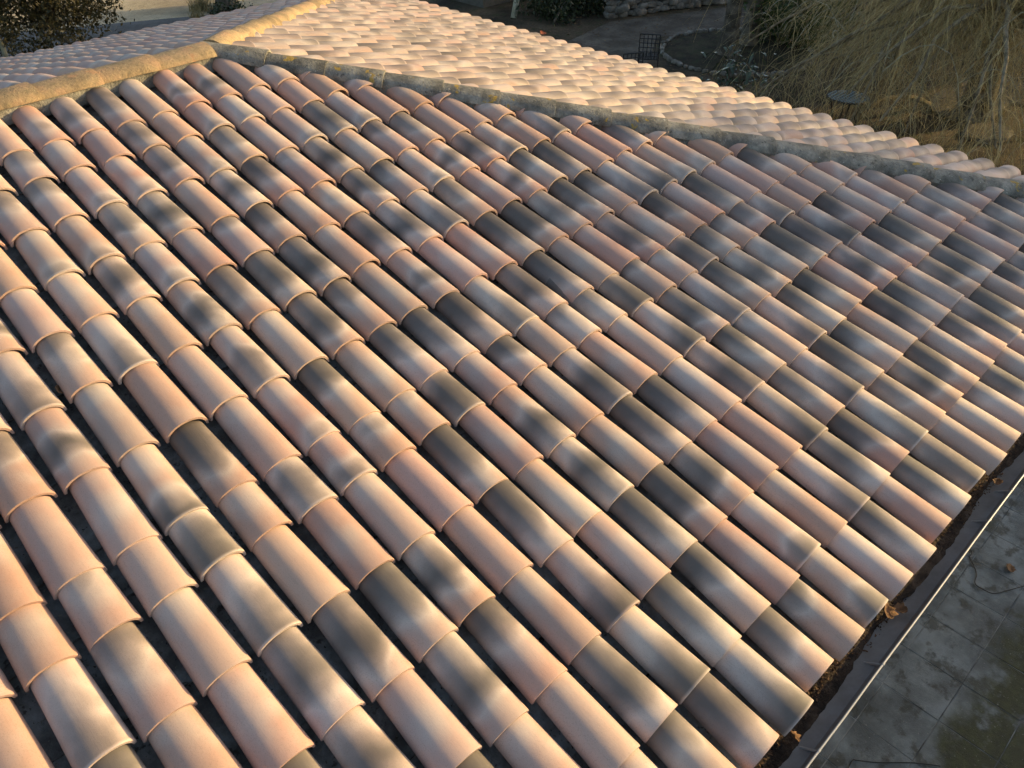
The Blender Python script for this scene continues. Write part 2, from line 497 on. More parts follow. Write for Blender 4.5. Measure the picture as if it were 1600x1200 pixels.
ENC = dict(k=0.13, d=0.32, g=0.51, w=0.70, p=0.93)
CODES = {
    -12: '- - - - - - - - gdw - - - - -',
    -11: '- - - - - - - wpp pwp wgd - - - -',
    -10: '- - - - - kgw dwp ppp gwp dwp wpp - - -',
    -9: '- - - - pkp wgd pkp pwp ppp wpp wwp - - -',
    -8: '- - - wpp wpp dwp wpp wpk wdk wgd dkw gkw - -',
    -7: '- wgp dwp wpg wwp wgd ppp kdp wwp ppp dkw pwp - -',
    -6: 'wpp dgp dwp wpg gkw wpp ppp wpp pdg pwp kdp gkp wpp -',
    -5: 'pgp wwp wpg gdp wpg pkw wdg wpg wpd wpp gkp kwp ppp -',
    -4: 'gdp wpp wpg gkp wwp dgp wpp kwp pgp ppp ppp wpp dkw kwp',
    -3: 'dgp gdw gdp wpp dpp dkw dkp pwp gwp kdw kdw wgk wgk kkw',
    -2: 'wpp wpp wpg gkw kgp dkw dwp kgp wkd pwp pww pwp kdw wgk',
    -1: 'pdp ppg dgp kgp wwp wpp pwp kdw wwp pkg wkg kdw kwp kdp',
    0: 'pdp pwg pwp gpp pgp dkw pdp kdw kkp wwp pwp kkp pwp kpp',
    1: 'ppp wpp ppg gkw dkp gkw pwp wgd wpp wkd kdw gkp wpd wpd',
    2: '- ppp dkg pwp kwp wgd pwp dkw kgw pwp kdw pwp wpp wwp',
    3: '- ppp wpg dwp wpg dgp kdw kdw kgw wpp wwp ppp wgd kgw',
    4: '- - ppp dgp pkp pwp kkp pwp gdk wgk gkd wgk dkw wpp',
    5: '- - - ppp gkp wkp gdp wpp kwp dkp kgp dgp kdp kdw',
    6: '- - - ppp wpd kwp kdp gkp kwp wgd gpp wgk wgd gdd',
    7: '- - - - gpp kdw kwp pwp wkd kgp wgd kdw dgp wpp',
    8: '- - - - - ppp wgd kgp kdw gkp kgw kgp gkp wwp',
    9: '- - - - - ppp wgk wwp kgp wgp kgp pww kdp -',
    10: '- - - - - - ppg kdw kdp kkg pwp kkg wwp -',
    11: '- - - - - - ppg ppp wgd dkg gkp kgw kgp -',
    12: '- - - - - - - wpp wpp wgk wgp wgg gkg -',
    13: '- - - - - - - - gpp kgp kdp gkp - -',
    14: '- - - - - - - - ppp wwp kdw dkw - -',
    15: '- - - - - - - - - wpg wpp kdw - -',
    16: '- - - - - - - - - gpp gdp pwp - -',
    17: '- - - - - - - - - - gwp gkg - -',
}
POOL = 'wpp ppp pwp kdw dkw wgd kgp gkp wpg dwp wwp kwp gdp kdp wpp pgp'.split()
def code(k, j):
    c = CODES.get(k)
    if c:
        c = c.split()[j]
        if c != '-':
            return c
    return random.choice(POOL)
def zone(c):
    return tuple(min(1, max(0, ENC[x] + random.uniform(-.04, .04))) for x in c)

def project(p):
    d = Vector(p) - CAM
    z = d.dot(RZ)
    if z < 0.1:
        return None
    return 800 + FPX * d.dot(RX) / z, 600 + FPX * d.dot(RY) / z

# --- collect every cover tile of the three slopes
def hip_side(p, far=False):
    """signed distance to the vertical plane of a hip; positive on the hip end's side"""
    k = -HF if far else HM
    return ((p.x - AX) + k * (p.y - AY)) / math.hypot(1, k)

def bow(c, s):
    """the columns of the near slope bow a little to the left halfway down"""
    return PITCH * (.04 - .19 * math.sin(math.pi * min(1, max(0, (s - .74) / 4.6)))) * min(1, max(0, (c / PITCH + 9) / 9))

tiles = []
def consider(kind, c, s, zc, key):
    X, U, N, O = slope_frame(kind)
    if kind == 'front':
        c += bow(c, s)
    jit = Vector((random.gauss(0, .0028), random.gauss(0, .007), 0))
    tilt = Matrix.Rotation(-0.010 / 0.40 + random.gauss(0, .003), 4, 'X') @ Matrix.Rotation(random.gauss(0, .013), 4, 'Z') @ Matrix.Rotation(random.gauss(0, .02), 4, 'Y')
    pos = at(kind, c + jit.x, s + jit.y, 0.011)
    M = Matrix((( X.x, U.x, N.x, pos.x), (X.y, U.y, N.y, pos.y), (X.z, U.z, N.z, pos.z), (0, 0, 0, 1))) @ tilt
    lo, hi = M @ Vector((0, 0, 0)), M @ Vector((0, LT, 0))
    cuts = []
    for far in ((False,) if kind == 'front' else (True,) if kind == 'back' else (False, True)):
        sg = 1 if kind == 'end' else -1
        dlo, dhi = sg * hip_side(lo, far), sg * hip_side(hi, far)
        if max(dlo, dhi) < -0.03:
            return
        if min(dlo, dhi) < 0.22:
            cuts.append((far, sg))
    if kind != 'end' and s - LT < 0.10:
        return
    # how large it shows
    exp = 0.38
    cs = [project(M @ Vector(q)) for q in ((-.09, 0, .03), (.09, 0, .03), (.07, exp, .03), (-.07, exp, .03))]
    area = 0
    if all(cs):
        mx = sum(p[0] for p in cs) / 4
        my = sum(p[1] for p in cs) / 4
        if -40 < mx < 1640 and -20 < my < 1240:
            area = abs(sum(cs[i][0] * cs[(i + 1) % 4][1] - cs[(i + 1) % 4][0] * cs[i][1] for i in range(4))) / 2
    tiles.append(dict(kind=kind, M=M, cuts=cuts, zone=tuple(z - .15 for z in zone(zc)) if kind == 'end' else zone(zc), rnd=random.random(), area=area))

for k in range(-16, 25):
    for j, s in enumerate(ROWS):
        consider('front', k * PITCH, s, code(k, j), None)
END_S = (5.32 - AX) / CT2
BACKROWS = [s + 0.115 for s in ROWS]
ENDROWS = [END_S - (ROWS[-1] - s) for s in [.35] + ROWS]
for k in range(-25, 26):
    for s in ENDROWS:
        consider('end', (k + .35) * PITCH, s, random.choice('wgp gwp wwg gwp gwg wgw wgp gpp gww wpg gpp wgw gwp pwg wwg gwg wpp dgw'.split()), None)
for k in range(-24, 14):
    for s in BACKROWS:
        consider('back', (k + .2) * PITCH, s, random.choice('wpp ppp pwp pgp wpp ppp gpp dpp pwp ppg'.split()), None)

def cut_shape(V, F, M, cuts):
    bm = bmesh.new()
    vs = [bm.verts.new(v) for v in V]
    for f in F:
        bm.faces.new([vs[i] for i in f])
    Mi = M.inverted()
    for far, sg in cuts:
        n = Vector((1, -HF if far else HM, 0)).normalized() * sg
        p0 = Vector((AX, AY, 0)) + n * 0.055
        ln = (M.to_3x3().transposed() @ n).normalized()
        bmesh.ops.bisect_plane(bm, geom=bm.verts[:] + bm.edges[:] + bm.faces[:], plane_co=Mi @ p0, plane_no=ln, clear_inner=True)
    bm.verts.index_update()
    V2 = [v.co.copy() for v in bm.verts]
    F2 = [tuple(v.index for v in f.verts) for f in bm.faces]
    bm.free()
    return V2, F2

decks = {}
def make_deck(kind, label):
    """mortar bed under the tiles, a thin solid"""
    e = 5.40
    h = -0.075
    if kind == 'front':
        P = [(-9, 0.16), (AX, 0.16), (AX + HM * (e * CT + AY), e), (-9, e)]
    elif kind == 'end':
        P = [(AY, 0.03), (AY - (END_S - .18) * CT2 / HM, END_S - .18), (AY + (END_S - .18) * CT2 / HF, END_S - .18)]
    else:
        P = [(9, 0.03), (-AX, 0.03), (-AX - HF * e * CT3, e), (9, e)]
    V = [at(kind, c, s, h) for c, s in P] + [at(kind, c, s, h - 0.06) for c, s in P]
    n = len(P)
    F = [tuple(range(n))[::-1], tuple(range(n, 2 * n))] + [(i, (i + 1) % n, n + (i + 1) % n, n + i) for i in range(n)]
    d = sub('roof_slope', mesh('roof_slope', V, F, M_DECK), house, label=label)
    decks[kind] = d
make_deck('front', 'near roof slope with dark channels between the mottled tile columns')
make_deck('end', 'hip end slope glowing yellow in low sun')
make_deck('back', 'far roof slope lying in bluish shade')

tiles.sort(key=lambda t: -t['area'])
jV, jF, jZ, jU = [], [], [], []
def join_tile(t):
    V, F = random.choice(LOWV)
    if t['cuts']:
        V, F = cut_shape(V, F, t['M'], t['cuts'])
        if len(F) < 4:
            return
    n = len(jV)
    jV.extend([t['M'] @ v for v in V])
    jF.extend([tuple(i + n for i in f) for f in F])
    jU.extend(tile_uv(V))
    jZ.extend([(*t['zone'], t['rnd'])] * len(V))
n_obj = 0
for t in tiles:
    if n_obj < 300 and t['area'] > 0:
        if t['cuts']:
            V, F = cut_shape(*random.choice(VARS), t['M'], t['cuts'])
            if len(F) < 12:
                continue
            me = mesh('roof_tile', V, F, M_TILE, True, 38, tile_uv(V))
        else:
            me = random.choice(VMESH)
        o = sub('roof_tile', me, decks[t['kind']], t['M'])
        o.color = (*t['zone'], 1.0)
        n_obj += 1
    else:
        join_tile(t)
jm = mesh('roof_tile_field', jV, jF, M_TILES, True, 38, jU)
za = jm.attributes.new('zone', 'FLOAT_COLOR', 'POINT')
za.data.foreach_set('color', np.array(jZ, dtype=np.float32).ravel())
sub('roof_tile_field', jm, house, kind='stuff')

# --- channel tiles between the columns
def pan(w0, w1, L, d=0.055, t=0.012, seg=8):
    V, F = [], []
    for y, w in ((0, w0), (L, w1)):
        for up in (0, t):
            for i in range(seg + 1):
                a = math.pi * i / seg - math.pi / 2
                V.append(Vector((w / 2 * math.sin(a), y, -d * math.cos(a) + up)))
    n = seg + 1
    for i in range(seg):
        F.append((n + i, n + i + 1, 3 * n + i + 1, 3 * n + i))
        F.append((i + 1, i, 2 * n + i, 2 * n + i + 1))
        F.append((i, i + 1, n + i + 1, n + i))
    return V, F
PV, PF = pan(0.150, 0.178, LT, 0.045)
pan_mesh = mesh('channel_tile', PV, PF, M_PAN, True, 40)
pjV, pjF = [], []
for kind, ks in (('front', range(-16, 25)), ('end', range(-25, 26)), ('back', range(-24, 14))):
    X, U, N, O = slope_frame(kind)
    off = {'front': .5, 'end': .85, 'back': .7}[kind]
    for k in ks:
        for j, s0 in enumerate({'end': ENDROWS, 'front': ROWS, 'back': BACKROWS}[kind]):
            s = s0 - 0.13 + random.gauss(0, .03)
            if j == len(ROWS) - (0 if kind == 'end' else 1):
                s = s0 - 0.02
            p = at(kind, (k + off) * PITCH + (bow(k * PITCH, s - .2) if kind == 'front' else 0) + random.gauss(0, .004), s, -0.012)
            M = Matrix(((X.x, U.x, N.x, p.x), (X.y, U.y, N.y, p.y), (X.z, U.z, N.z, p.z), (0, 0, 0, 1))) @ Matrix.Rotation(-0.012 / .4 + random.gauss(0, .006), 4, 'X')
            mid = M @ Vector((0, LT * .7, 0))
            a, b = hip_side(mid), hip_side(mid, True)
            if kind == 'front' and (a > -0.05 or s < .5) or kind == 'back' and (b > -0.05 or s < .5) or kind == 'end' and (a < .05 or b < .05):
                continue
            pr = project(p)
            if kind == 'front' and pr and -20 < pr[0] < 760 and 520 < pr[1] < 1240:
                sub('channel_tile', pan_mesh, decks['front'], M)
            else:
                n = len(pjV)
                pjV.extend([M @ v for v in PV])
                pjF.extend([tuple(i + n for i in f) for f in PF])
sub('channel_tile_field', mesh('channel_tile_field', pjV, pjF, M_PAN, True, 40), house, kind='stuff')

# --- ridge and hip caps on mortar
def cap_run(name, part_name, p0, p1, up, width, height, step, mat, lower_first, first, label):
    """caps along p0 -> p1; their wide ends face p1"""
    d = (p1 - p0)
    L = d.length
    D = d.normalized()
    S = up.cross(D).normalized()
    N = D.cross(S).normalized()
    # mortar bed: uneven prism
    V, F = [], []
    nseg = int(L / 0.05)
    for i in range(nseg + 1):
        c = p0 + D * (L * i / nseg)
        wj = width * 0.43 + random.uniform(-.012, .012)
        wk = width * 0.43 + random.uniform(-.012, .012)
        for x, z in ((-wj, -0.095), (-wj * .93, -0.012 + random.uniform(-.010, .008)), (-width * .36, 0.02), (width * .36, 0.02), (wk * .93, -0.012 + random.uniform(-.010, .008)), (wk, -0.095)):
            V.append(c + S * x + N * z)
    for i in range(nseg):
        for k in range(6):
            a, b = i * 6 + k, i * 6 + (k + 1) % 6
            F.append((a, b, b + 6, a + 6))
    F.append(tuple(range(6)))
    F.append(tuple(nseg * 6 + k for k in range(6))[::-1])
    bed = sub(name, mesh(name, V, F, M_MORTAR, True, 30), house, label=label)
    n = int(L / step) + 1
    for i in range(n):
        q = p1 - D * (i * step + first + random.uniform(-.006, .006))
        if (q - p0).dot(D) < 0.2:
            break
        Vt, Ft = barrel(width + random.uniform(-.006, .006), height + random.uniform(-.004, .004), width * .85, height * .86, step + 0.06, 0.015, 16, 0.001, random.uniform(-.03, .03), 2.0)
        M = Matrix(((S.x, -D.x, N.x, q.x), (S.y, -D.y, N.y, q.y), (S.z, -D.z, N.z, q.z), (0, 0, 0, 1)))
        M = M @ Matrix.Translation((random.gauss(0, .003), 0, 0.006)) @ Matrix.Rotation(-0.014 + random.gauss(0, .005), 4, 'X') @ Matrix.Rotation(random.gauss(0, .012), 4, 'Z')
        if M.to_3x3().determinant() < 0:
            raise ValueError('mirrored cap')
        sub(part_name, mesh(part_name, Vt, Ft, mat, True, 38), bed, M)
UPV = Vector((0, 0, 1))
RZ_CAP = Z0 + AZ + 0.030
apex = Vector((AX, AY, RZ_CAP))
def hip_pt(d, far):
    """point on a hip's cap line, d metres (in plan, across the ridge) from the ridge end"""
    return Vector((AX + (HF if far else HM) * d, AY + (d if far else -d), Z0 + AZ - (TT / HM * HF if far else TT) * d + 0.034))
cap_run('ridge', 'ridge_tile', Vector((-9, AY - .33, RZ_CAP)), apex + Vector((0.0, -.03, 0.008)), UPV, 0.265, 0.070, 0.395, M_CAP_TAN, False, 0.0, 'tan weathered ridge capped with overlapping barrel tiles')
cap_run('hip', 'hip_tile', hip_pt(0.0, False), hip_pt(5.26, False), UPV, 0.235, 0.080, 0.412, M_CAP_GREY, True, 0.05, 'grey lichen spotted hip running down towards the right')
cap_run('hip', 'hip_tile', hip_pt(0.0, True), hip_pt(5.50, True), UPV, 0.235, 0.085, 0.412, M_CAP_TAN, True, 0.05, 'sunlit tan hip running away from the camera')

# --- walls, fascia and gutters
wall = MB()
wz = Z0 - 1.52
wall.box((-1.95, 0, wz / 2), (13.9, 10.1, wz))
wall.obj('wall', M_STUCCO, house).matrix_basis = HINV
EZ = Z0 - 5.56 * ST
gut = MB()
GY = -5.53
gx0, gx1 = -9.0, 5.62
prof = [(-5.18, EZ - 0.03), (-5.20, EZ - 0.155), (-5.30, EZ - 0.185), (-5.44, EZ - 0.175), (-5.515, EZ - 0.135), (GY, EZ - 0.098)]
prof2 = [(y + (0.004 if i < 1 else 0.0), z - 0.004) for i, (y, z) in enumerate(prof)]
V, F = [], []
for x in (gx0, gx1):
    V += [(x, y, z) for y, z in prof] + [(x, y, z) for y, z in prof2]
n = len(prof)
for i in range(n - 1):
    F.append((i, i + 1, 2 * n + i + 1, 2 * n + i))
    F.append((n + i + 1, n + i, 3 * n + i, 3 * n + i + 1))
gut.add(V, F)
go = gut.obj('gutter', M_ZINC, house, True, label='dull zinc gutter half full of leaf litter below the eave')
go.matrix_basis = HINV
bead = MB().tube([(gx0 + (gx1 - gx0) * i / 60, GY - .004 + random.gauss(0, .0008), EZ - 0.098 + random.gauss(0, .0012)) for i in range(61)], 0.0052, 10)
sub('rim', mesh('rim', bead.V, bead.F, M_RIM, True, 40), go, label='bright rolled zinc rim of the gutter')
for x in (-2.6, -1.6, -0.42, 0.12, 1.28, 1.58, 2.6, 3.6, 4.6):
    b = MB().tube([(x - .006, GY - .004, EZ - 0.098), (x + .006, GY - .004, EZ - 0.098)], 0.0068, 10)
    b.tube([(x, GY - .004, EZ - .106), (x, -5.45, EZ - .181), (x, -5.30, EZ - .193), (x, -5.19, EZ - .16)], 0.006, 6)
    sub('bracket', mesh('bracket', b.V, b.F, M_RIM, True, 40), go)

# leaf litter in the gutter: a soft heap and loose flakes
V, F = [], []
nx = 260
for i in range(nx + 1):
    x = -4 + 9.5 * i / nx
    hh = 0.045 + 0.030 * math.sin(x * 3.1) * math.sin(x * 1.3 + 1) + random.uniform(-.008, .008)
    for y, z in ((-5.20, EZ - .16 + hh), (-5.30, EZ - .185 + hh), (-5.365, EZ - .181 + hh * .75), (-5.45 + .025 * math.sin(x * 5), EZ - .171 + hh * .05)):
        V.append((x, y + random.uniform(-.006, .006), z + random.uniform(-.005, .005)))
for i in range(nx):
    for k in range(3):
        a = i * 4 + k
        F.append((a, a + 4, a + 5, a + 1))
heapm = noisy('rotted_litter', [(0.2, (0.030, 0.022, 0.018)), (0.5, (0.062, 0.044, 0.034)), (0.85, (0.12, 0.088, 0.066))], 14.0, 0.95, 1.0, 60, bdist=0.02)
link('leaf_litter', mesh('leaf_litter', V, F, heapm, True), kind='stuff', label='dark rotted leaf litter lying along the gutter', category='leaf litter')
V, F = [], []
for i in range(11000):
    x = random.uniform(-3.5, 5.4)
    y = -5.40 + abs(random.gauss(0, .045)) * (1 if random.random() < .75 else -1.0)
    y = max(-5.50, min(-5.21, y))
    hh = 0.045 + 0.030 * math.sin(x * 3.1) * math.sin(x * 1.3 + 1)
    z = EZ - 0.178 + (hh if y > -5.36 else hh * max(0, (y + 5.44) / .08)) + random.uniform(0.0, .010)
    r = random.uniform(.003, .009)
    c = Vector((x, y, z))
    e = Matrix.Rotation(random.uniform(0, 6.3), 3, 'Z') @ Matrix.Rotation(random.uniform(-.7, .7), 3, 'X')
    n = len(V)
    V += [c + e @ Vector(q) for q in ((-r, -r * .5, 0), (r, -r * .4, 0), (r * .7, r * .5, 0), (-r * .6, r * .6, 0))]
    F.append((n, n + 1, n + 2, n + 3))
link('leaf_flakes', mesh('leaf_flakes', V, F, M_LITTER), kind='stuff', label='small brown leaf flakes scattered in the gutter', category='leaf litter')

# grit and crumbs washed into the channels of the near slope
V, F = [], []
for i in range(5200):
    k = random.randint(-13, 9)
    s = random.uniform(.8, 5.5)
    x = (k + .5) * PITCH + random.gauss(0, .018) + bow(k * PITCH, s)
    c = at('front', x, s, -0.040 + random.uniform(0, .008))
    if hip_side(c) > -.15:
        continue
    r = random.uniform(.002, .0065)
    e = Matrix.Rotation(random.uniform(0, 6.3), 3, 'Z') @ Matrix.Rotation(random.uniform(-.9, .9), 3, 'X')
    n = len(V)
    V += [c + e @ Vector(q) for q in ((-r, -r * .5, 0), (r * 1.4, -r * .4, 0), (r * .7, r * .5, 0), (-r * .6, r * .6, 0))]
    F.append((n, n + 1, n + 2, n + 3))
M_GRIT = leafmat('channel_grit', (0.05, 0.038, 0.028), (0.30, 0.26, 0.20), 0.9, 0.0, 0.2)
link('channel_grit', mesh('channel_grit', V, F, M_GRIT), kind='stuff', label='grit and leaf crumbs lying in the dark channels between tile columns', category='grit')

def curled_leaf(loc, size, rz, tilt, label, curl=0.5, mat=M_DRYLEAF):
    bm_V, bm_F = [], []
    n = 8
    E_ = Matrix.Rotation(rz, 3, 'Z') @ Matrix.Rotation(tilt, 3, 'X')
    for i in range(n + 1):
        f = i / n
        w = 0.42 * math.sin(math.pi * min(1, f * 0.92 + .06)) ** 0.8 * (1 + 0.18 * math.sin(f * 19))
        for k in (-1, -.5, 0, .5, 1):
            p = Vector(((f - .5), k * w, curl * (k * w) ** 2 * 1.6 + 0.25 * curl * (f - .5) ** 2 * 2 + random.uniform(-.012, .012))) * size
            bm_V.append(E_ @ p + Vector(loc))
    for i in range(n):
        for k in range(4):
            a = i * 5 + k
            bm_F.append((a, a + 1, a + 6, a + 5))
    o = link('dry_leaf', mesh('dry_leaf', bm_V, bm_F, mat, True))
    md = o.modifiers.new('thick', 'SOLIDIFY')
    md.thickness = 0.0012
    o['label'] = label
    o['category'] = 'leaf'
    o['group'] = 'fallen dry leaves'
    return o
curled_leaf((0.40, -5.415, EZ - .12), 0.090, 0.5, 0.5, 'large brown curled leaf in the gutter near the middle of the eave', 1.2)
curled_leaf((0.47, -5.455, EZ - .13), 0.060, 2.0, -0.3, 'rust brown leaf lying against the gutter wall beside a larger leaf', 0.9)
curled_leaf((-0.42, -5.43, EZ - .135), 0.055, 1.2, 0.7, 'small grey brown leaf standing in the gutter at the bottom', 1.2)
curled_leaf((1.62, -5.455, EZ - .13), 0.06, 0.1, -0.2, 'brown leaf lying across the gutter near its far end', 0.8)
curled_leaf((4.01, -5.63, 0.022), 0.10, 0.4, 0.2, 'orange brown dry leaf lying on the paving below the gutter', 0.5)
curled_leaf(at('front', -8.45 * PITCH, 2.47, 0.012), 0.06, 1.1, 0.5, 'small brown leaf caught in a dark channel between tiles at the left', 1.0)
redm = noisy('red_leaf', [(0.2, (0.16, 0.03, 0.015)), (0.8, (0.26, 0.07, 0.03))], 20.0, 0.8, 0.3)
_p = at('end', 1.42, END_S - 0.12, 0.105)
curled_leaf(_p, 0.10, 0.3, 0.3, 'tiny red leaf on the sunlit tiles near the far eave', 0.8, redm)

# ------------------------------------------------------------------ paving beside the house
patio = sheet('patio', [(-4.0, -5.0), (9.0, -5.0), (9.0, -12.0), (-4.0, -12.0)], 0.008, M_JOINT)
SL = 0.437
slab_meshes = []
for i in range(6):
    g = 0.0042
    a = SL / 2 - g
    b = 0.0012
    V = []
    for q, z in ((a, 0.0), (a, 0.0022 - b), (a - b, 0.0022)):
        V += [(-q, -q, z), (q, -q, z), (q, q, z), (-q, q, z)]
    V = [(x + random.uniform(-.002, .002), y + random.uniform(-.002, .002), z) for x, y, z in V]
    F = [(8, 9, 10, 11)]
    for l in (0, 4):
        for k in range(4):
            F.append((l + k, l + (k + 1) % 4, l + 4 + (k + 1) % 4, l + 4 + k))
    slab_meshes.append(mesh('paving_slab', V, F, M_SLAB))
for ix in range(-8, 16):
    for iy in range(0, 8):
        x, y = 2.14 + (ix + .5) * SL, -5.36 + .44 - (iy + .5) * SL
        pr = project((x, y, 0))
        if not pr or pr[0] > 1900 or pr[1] > 1500 or pr[0] < 900:
            continue
        o = link('paving_slab', random.choice(slab_meshes), patio)
        o.location = (x, y, 0.0085 + random.uniform(0, .0006))
        o.rotation_euler = (random.gauss(0, .0008), random.gauss(0, .0008), random.choice((0, 1, 2, 3)) * math.pi / 2)
def cable(pts, label):
    P = [Vector((x, y, 0.021)) for x, y in pts]
    out = []
    for i in range(len(P) - 1):
        a, b, c, d = P[max(0, i - 1)], P[i], P[i + 1], P[min(len(P) - 1, i + 2)]
        for k in range(6):
            t = k / 6
            out.append(0.5 * ((2 * b) + (c - a) * t + (2 * a - 5 * b + 4 * c - d) * t * t + (3 * b - a - 3 * c + d) * t ** 3))
    out.append(P[-1])
    o = MB().tube(out, 0.0042, 8).obj('cable', M_CABLE, None, True)
    o['label'] = label
    o['category'] = 'cable'
cable([(4.02, -5.22), (3.95, -5.32), (3.88, -5.33), (3.80, -5.40), (3.73, -5.45), (3.62, -5.48), (3.605, -5.56), (3.63, -5.64), (3.75, -5.71), (3.84, -5.76), (4.1, -5.9)], 'thin black cable bent across the grey paving near the dry leaf')
cable([(1.25, -5.50), (1.385, -5.49), (1.41, -5.51), (1.50, -5.62), (1.68, -5.80), (1.8, -5.95)], 'thin black cable on the paving at the bottom edge under the gutter')

# ------------------------------------------------------------------ garden beyond the roof
def leaf_cloud(n, sampler, size, aspect=0.5, flat=0.0):
    V = np.empty((n * 4, 3))
    for i in range(n):
        c = np.array(sampler())
        a = rng.normal(size=3)
        a[2] *= (1 - flat)
        a /= np.linalg.norm(a)
        b = rng.normal(size=3)
        b -= a * a.dot(b)
        b /= np.linalg.norm(b)
        s = size * rng.uniform(.6, 1.35)
        V[i * 4] = c - a * s
        V[i * 4 + 1] = c - b * s * aspect
        V[i * 4 + 2] = c + a * s
        V[i * 4 + 3] = c + b * s * aspect
    F = [(4 * i, 4 * i + 1, 4 * i + 2, 4 * i + 3) for i in range(n)]
    return V.tolist(), F

def clump_sampler(centre, radii, nclump, spread, seed):
    r = np.random.default_rng(seed)
    cl = []
    for _ in range(nclump):
        d = r.normal(size=3)
        d /= np.linalg.norm(d)
        cl.append(np.array(centre) + d * np.array(radii) * r.uniform(.1, 1.0) ** .5)
    def f():
        c = cl[r.integers(len(cl))]
        p = c + r.normal(size=3) * spread
        p[2] = max(p[2], 0.05)
        return p
    return f, cl

def shrub(name, loc, label, cat, mat, centre, radii, ncl, spread, nleaf, size, seed, trunk_r=0.05, bark=M_BARK, aspect=.5, group=None):
    e = empty(name, loc, label, cat, group)
    f, cl = clump_sampler(centre, radii, ncl, spread, seed)
    V, F = leaf_cloud(nleaf, f, size, aspect)
    L = Vector(loc)
    link('crown', mesh('crown', [Vector(v) - L for v in V], F, mat), e)
    t = MB()
    base = Vector((0, 0, 0))
    top = Vector(centre) - L
    top.z *= .55
    t.tube([base, (base + top) * .5 + Vector((.05, -.04, 0)), top], [trunk_r, trunk_r * .8, trunk_r * .6], 8)
    for c in cl[:26]:
        c = Vector(c) - L
        t.tube([top * .8, (top * .8 + c) * .5 + Vector((0, 0, .12)), c], [trunk_r * .4, trunk_r * .25, trunk_r * .1], 5)
    t.obj('trunk', bark, e, True)
    return e

# big evergreen at the upper left, and the pale sapling beside it
shrub('evergreen_shrub', (4.0, 14.6, 0), 'dark reddish green evergreen shrub behind the far eave at upper left', 'shrub', M_BUSH, (3.4, 14.9, 1.8), (1.75, 1.5, 1.7), 150, .19, 26000, .045, 11, .05)
sap = empty('sapling', (2.25, 14.2, 0), 'pale slender trunk beside the dark evergreen at the left edge', 'tree')
MB().tube([(0, 0, 0), (.02, 0, .8), (-.08, .05, 1.8), (-.12, .1, 3.0)], [.055, .05, .04, .02], 9).obj('trunk', M_BARK_PALE, sap, True)
MB().tube([(-.08, .05, 1.8), (.3, .1, 2.5), (.5, .15, 3.2)], [.02, .014, .006], 6).tube([(-.02, 0, 1.2), (-.4, .2, 2.0), (-.5, .2, 2.9)], [.018, .012, .005], 6).obj('branch', M_BARK_PALE, sap, True)

# trunk beside the court with dry grass at its foot
tr = empty('tree', (8.75, 16.9, 0), 'thick dark trunk at the edge of the sandy court', 'tree')
MB().tube([(0, 0, 0), (.02, .02, .4), (0, .05, 2.0), (.1, .1, 4.2), (.2, 0, 6.0)], [.36, .27, .24, .19, .10], 14).obj('trunk', M_BARK, tr, True)
f, cl = clump_sampler((0.2, 0, 6.2), (1.8, 1.8, 1.2), 40, .25, 5)
V, F = leaf_cloud(2600, f, .09)
link('crown', mesh('crown', V, F, M_BUSH), tr)
def grass(name, loc, n, h, label, mat, spread=.15, lean=.5, w=.008):
    V, F = [], []
    for i in range(n):
        a = random.uniform(0, 6.28)
        r = random.uniform(0, spread)
        b = Vector((r * math.cos(a), r * math.sin(a), 0))
        a2 = random.uniform(0, 6.28)
        d = Vector((math.cos(a2), math.sin(a2), 0))
        hh = h * random.uniform(.5, 1.1)
        s = d.cross(UPV) * w
        k = len(V)
        for j in range(4):
            f = j / 3
            c = b + d * lean * hh * f * f + UPV * hh * f * (1 - .25 * f)
            V += [c - s * (1 - f * .85), c + s * (1 - f * .85)]
        for j in range(3):
            F.append((k + 2 * j, k + 2 * j + 1, k + 2 * j + 3, k + 2 * j + 2))
    e = empty(name, loc, label, 'grass')
    link('blades', mesh('blades', V, F, mat), e, kind='stuff')
    return e
M_DRYGRASS = leafmat('dry_grass', (0.20, 0.16, 0.07), (0.36, 0.30, 0.15), .7, .2)
grass('grass_tuft', (7.55, 16.3, 0), 150, .38, 'pale dry grass tuft at the near edge of the sandy court', M_DRYGRASS, .22)
grass('grass_tuft', (8.15, 17.2, 0), 260, .62, 'taller dry grass growing against the thick dark trunk', M_DRYGRASS, .35)
shrub('ground_shrub', (8.2, 16.2, 0), 'low dark plants between the grass tufts by the court', 'shrub', M_IVY, (8.3, 16.0, .15), (.7, .35, .18), 20, .08, 700, .05, 21, .02)

# pale leaning sapling in front of the far outbuilding
s2 = empty('sapling', (14.2, 10.85, 0), 'pale leaning sapling trunk in front of the dark outbuilding', 'tree')
MB().tube([(-.55, -.3, 0), (-.25, -.2, .7), (.1, 0, 1.6), (.3, .2, 3.2), (.35, .3, 5.0)], [.085, .075, .065, .05, .02], 10).obj('trunk', M_BARK_PALE, s2, True)
MB().tube([(.1, 0, 1.6), (-.4, .3, 2.6), (-.8, .3, 3.8)], [.03, .02, .008], 6).tube([(.3, .2, 3.2), (.9, .1, 4.1), (1.2, 0, 5)], [.03, .02, .008], 6).obj('branch', M_BARK_PALE, s2, True)

